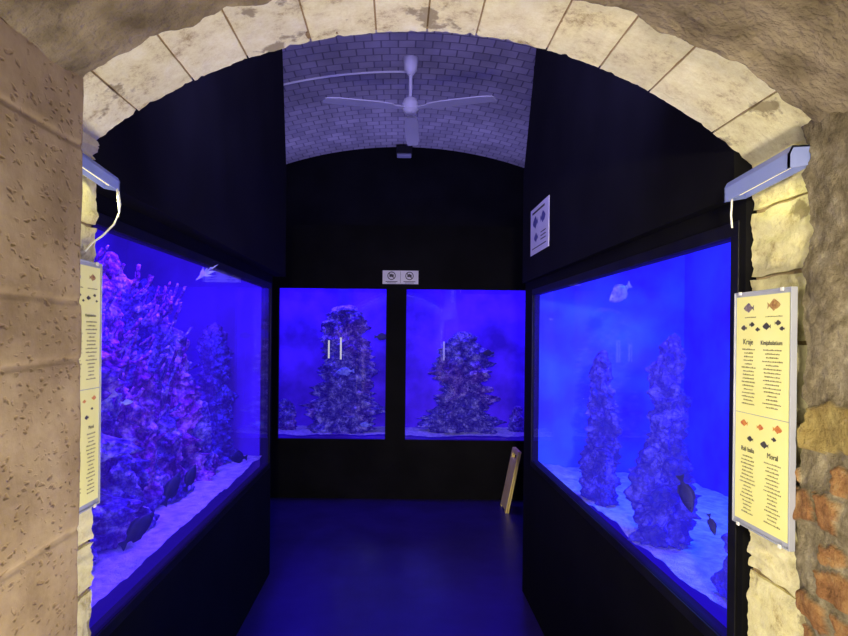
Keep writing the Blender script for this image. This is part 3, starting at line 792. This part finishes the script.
fl=fixture(-0.676,-1,1.23,1.445,1.993,'slim white strip lamp, tank blue tinted in, with hanging cable on the jamb',0.016,0.85)
v,f=tubeg([(-0.658,1.43,1.985),(-0.652,1.43,1.93),(-0.659,1.42,1.90),(-0.676,1.40,1.87),(-0.690,1.38,1.85),(-0.700,1.37,1.83)],0.0022); child(mobj('cable',v,f,M_white,smooth=True),fl)
v,f=tubeg([(-0.659,1.44,1.985),(-0.654,1.44,1.95),(-0.659,1.44,1.92)],0.0018); child(mobj('cable',v,f,M_white,smooth=True),fl)
v,f=tubeg([(0.785,1.44,1.98),(0.783,1.44,1.94),(0.786,1.44,1.91)],0.0022); child(mobj('cable',v,f,M_white,smooth=True),fr)

# ------------------------------------------------------------ folding floor sign
M_yel=noise_mat('yellow_plastic',(0.95,0.76,0.20),(0.99,0.84,0.28),8,0.5,0.0)
ws=empty('folding_floor_sign',(1.10,5.82,0),label='folded pale yellow floor sign leaning by the tank corner',cat='floor sign')
for k,(xb,xt) in enumerate(((1.025,1.140),(1.045,1.158))):
    def P(t,y,d=0): return (xb+(xt-xb)*t+d,y,.57*t)
    def slab(y0,y1,t0,t1,d0=0,d1=.014):
        return [P(t0,y0,d0),P(t0,y0,d1),P(t0,y1,d1),P(t0,y1,d0),P(t1,y0,d0),P(t1,y0,d1),P(t1,y1,d1),P(t1,y1,d0)], boxg((0,0,0),(1,1,1))[1]
    v,f=slab(5.70,5.98,0.03,0.84); child(mobj('board',v,f,M_yel,bevel=.003),ws)
    for a,b in ((5.70,5.75),(5.93,5.98)):
        v,f=slab(a,b,0.0,0.03); child(mobj('foot',v,f,M_yel),ws)
        v,f=slab(a,b,0.84,0.93); child(mobj('handle_post',v,f,M_yel),ws)
    v,f=slab(5.70,5.98,0.93,1.0); child(mobj('handle',v,f,M_yel,bevel=.003),ws)

# ------------------------------------------------------------ lights
def area(name,loc,rot,sx,sy,power,color,spread=180):
    l=bpy.data.lights.new(name,'AREA'); l.shape='RECTANGLE'; l.size=sx; l.size_y=sy; l.energy=power; l.color=color
    l.spread=math.radians(spread)
    o=bpy.data.objects.new(name,l); o.location=loc; o.rotation_euler=[math.radians(a) for a in rot]; COL.objects.link(o); return o
BL=(0.08,0.03,1.0)
area('tank_light_l',(-1.02,2.6,2.38),(0,0,0),0.20,1.8,92,(0.12,0.038,1.0))
area('tank_light_r',(1.06,2.6,2.38),(0,0,0),0.28,2.0,56,BL)
area('liner_fill_r',(1.62,2.7,2.38),(0,12,0),0.25,0.5,40,(0.02,0.22,1.0))  # extra light added to brighten the top of the back liner
area('tank_light_b1',(-0.72,6.34,2.46),(0,0,0),1.2,0.18,31,(0.10,0.03,1.0))
area('tank_light_b2',(0.72,6.34,2.46),(0,0,0),1.2,0.18,31,(0.10,0.03,1.0))
area('vault_fill',(0,6.45,2.62),(205,0,0),2.4,0.3,11,(0.36,0.32,1.0))  # unseen fill added above the end tanks to light the vault
area('fan_vault_fill',(0,1.62,2.75),(112,0,0),1.2,0.15,46,(0.38,0.33,1.0))  # unseen fill added over the arch to light fan and vault
area('passage_light',(0.0,0.6,0.5),(180,0,0),0.34,0.9,27,(1.0,0.87,0.64))
area('floor_sign_fill',(0.0,-1.0,2.05),(80,0,-5),0.15,0.1,11,(1.0,0.86,0.60),45)  # unseen warm fill added behind the camera for the folding sign
area('lamp_glow_r',(0.790,1.34,1.970),(0,-25,0),0.02,0.18,0.05,(1.0,0.95,0.30))
area('lamp_glow_l',(-0.664,1.35,1.98),(0,25,0),0.02,0.15,0.05,(1.0,0.95,0.30))
area('lamp_cross_r',(0.775,1.34,1.968),(0,48,0),0.02,0.18,2.3,(1.0,0.96,0.46),110)
area('lamp_cross_l',(-0.654,1.35,1.976),(0,-48,0),0.02,0.15,2.3,(1.0,0.96,0.46),110)
w=bpy.data.worlds.new('w'); scene.world=w; w.use_nodes=True
w.node_tree.nodes['Background'].inputs[0].default_value=(0.02,0.02,0.05,1); w.node_tree.nodes['Background'].inputs[1].default_value=0.1

cam=bpy.data.cameras.new('cam'); co=bpy.data.objects.new('camera',cam); COL.objects.link(co)
co.location=(0,0,E); co.rotation_mode='QUATERNION'
co.rotation_quaternion=(Matrix.Rotation(math.radians(90),3,'X')@Matrix.Rotation(math.radians(0.6),3,'Z')).to_quaternion()
cam.sensor_width=36; cam.lens=F/848*36; cam.shift_x=27/848; cam.shift_y=17/848; cam.clip_start=0.02
scene.camera=co
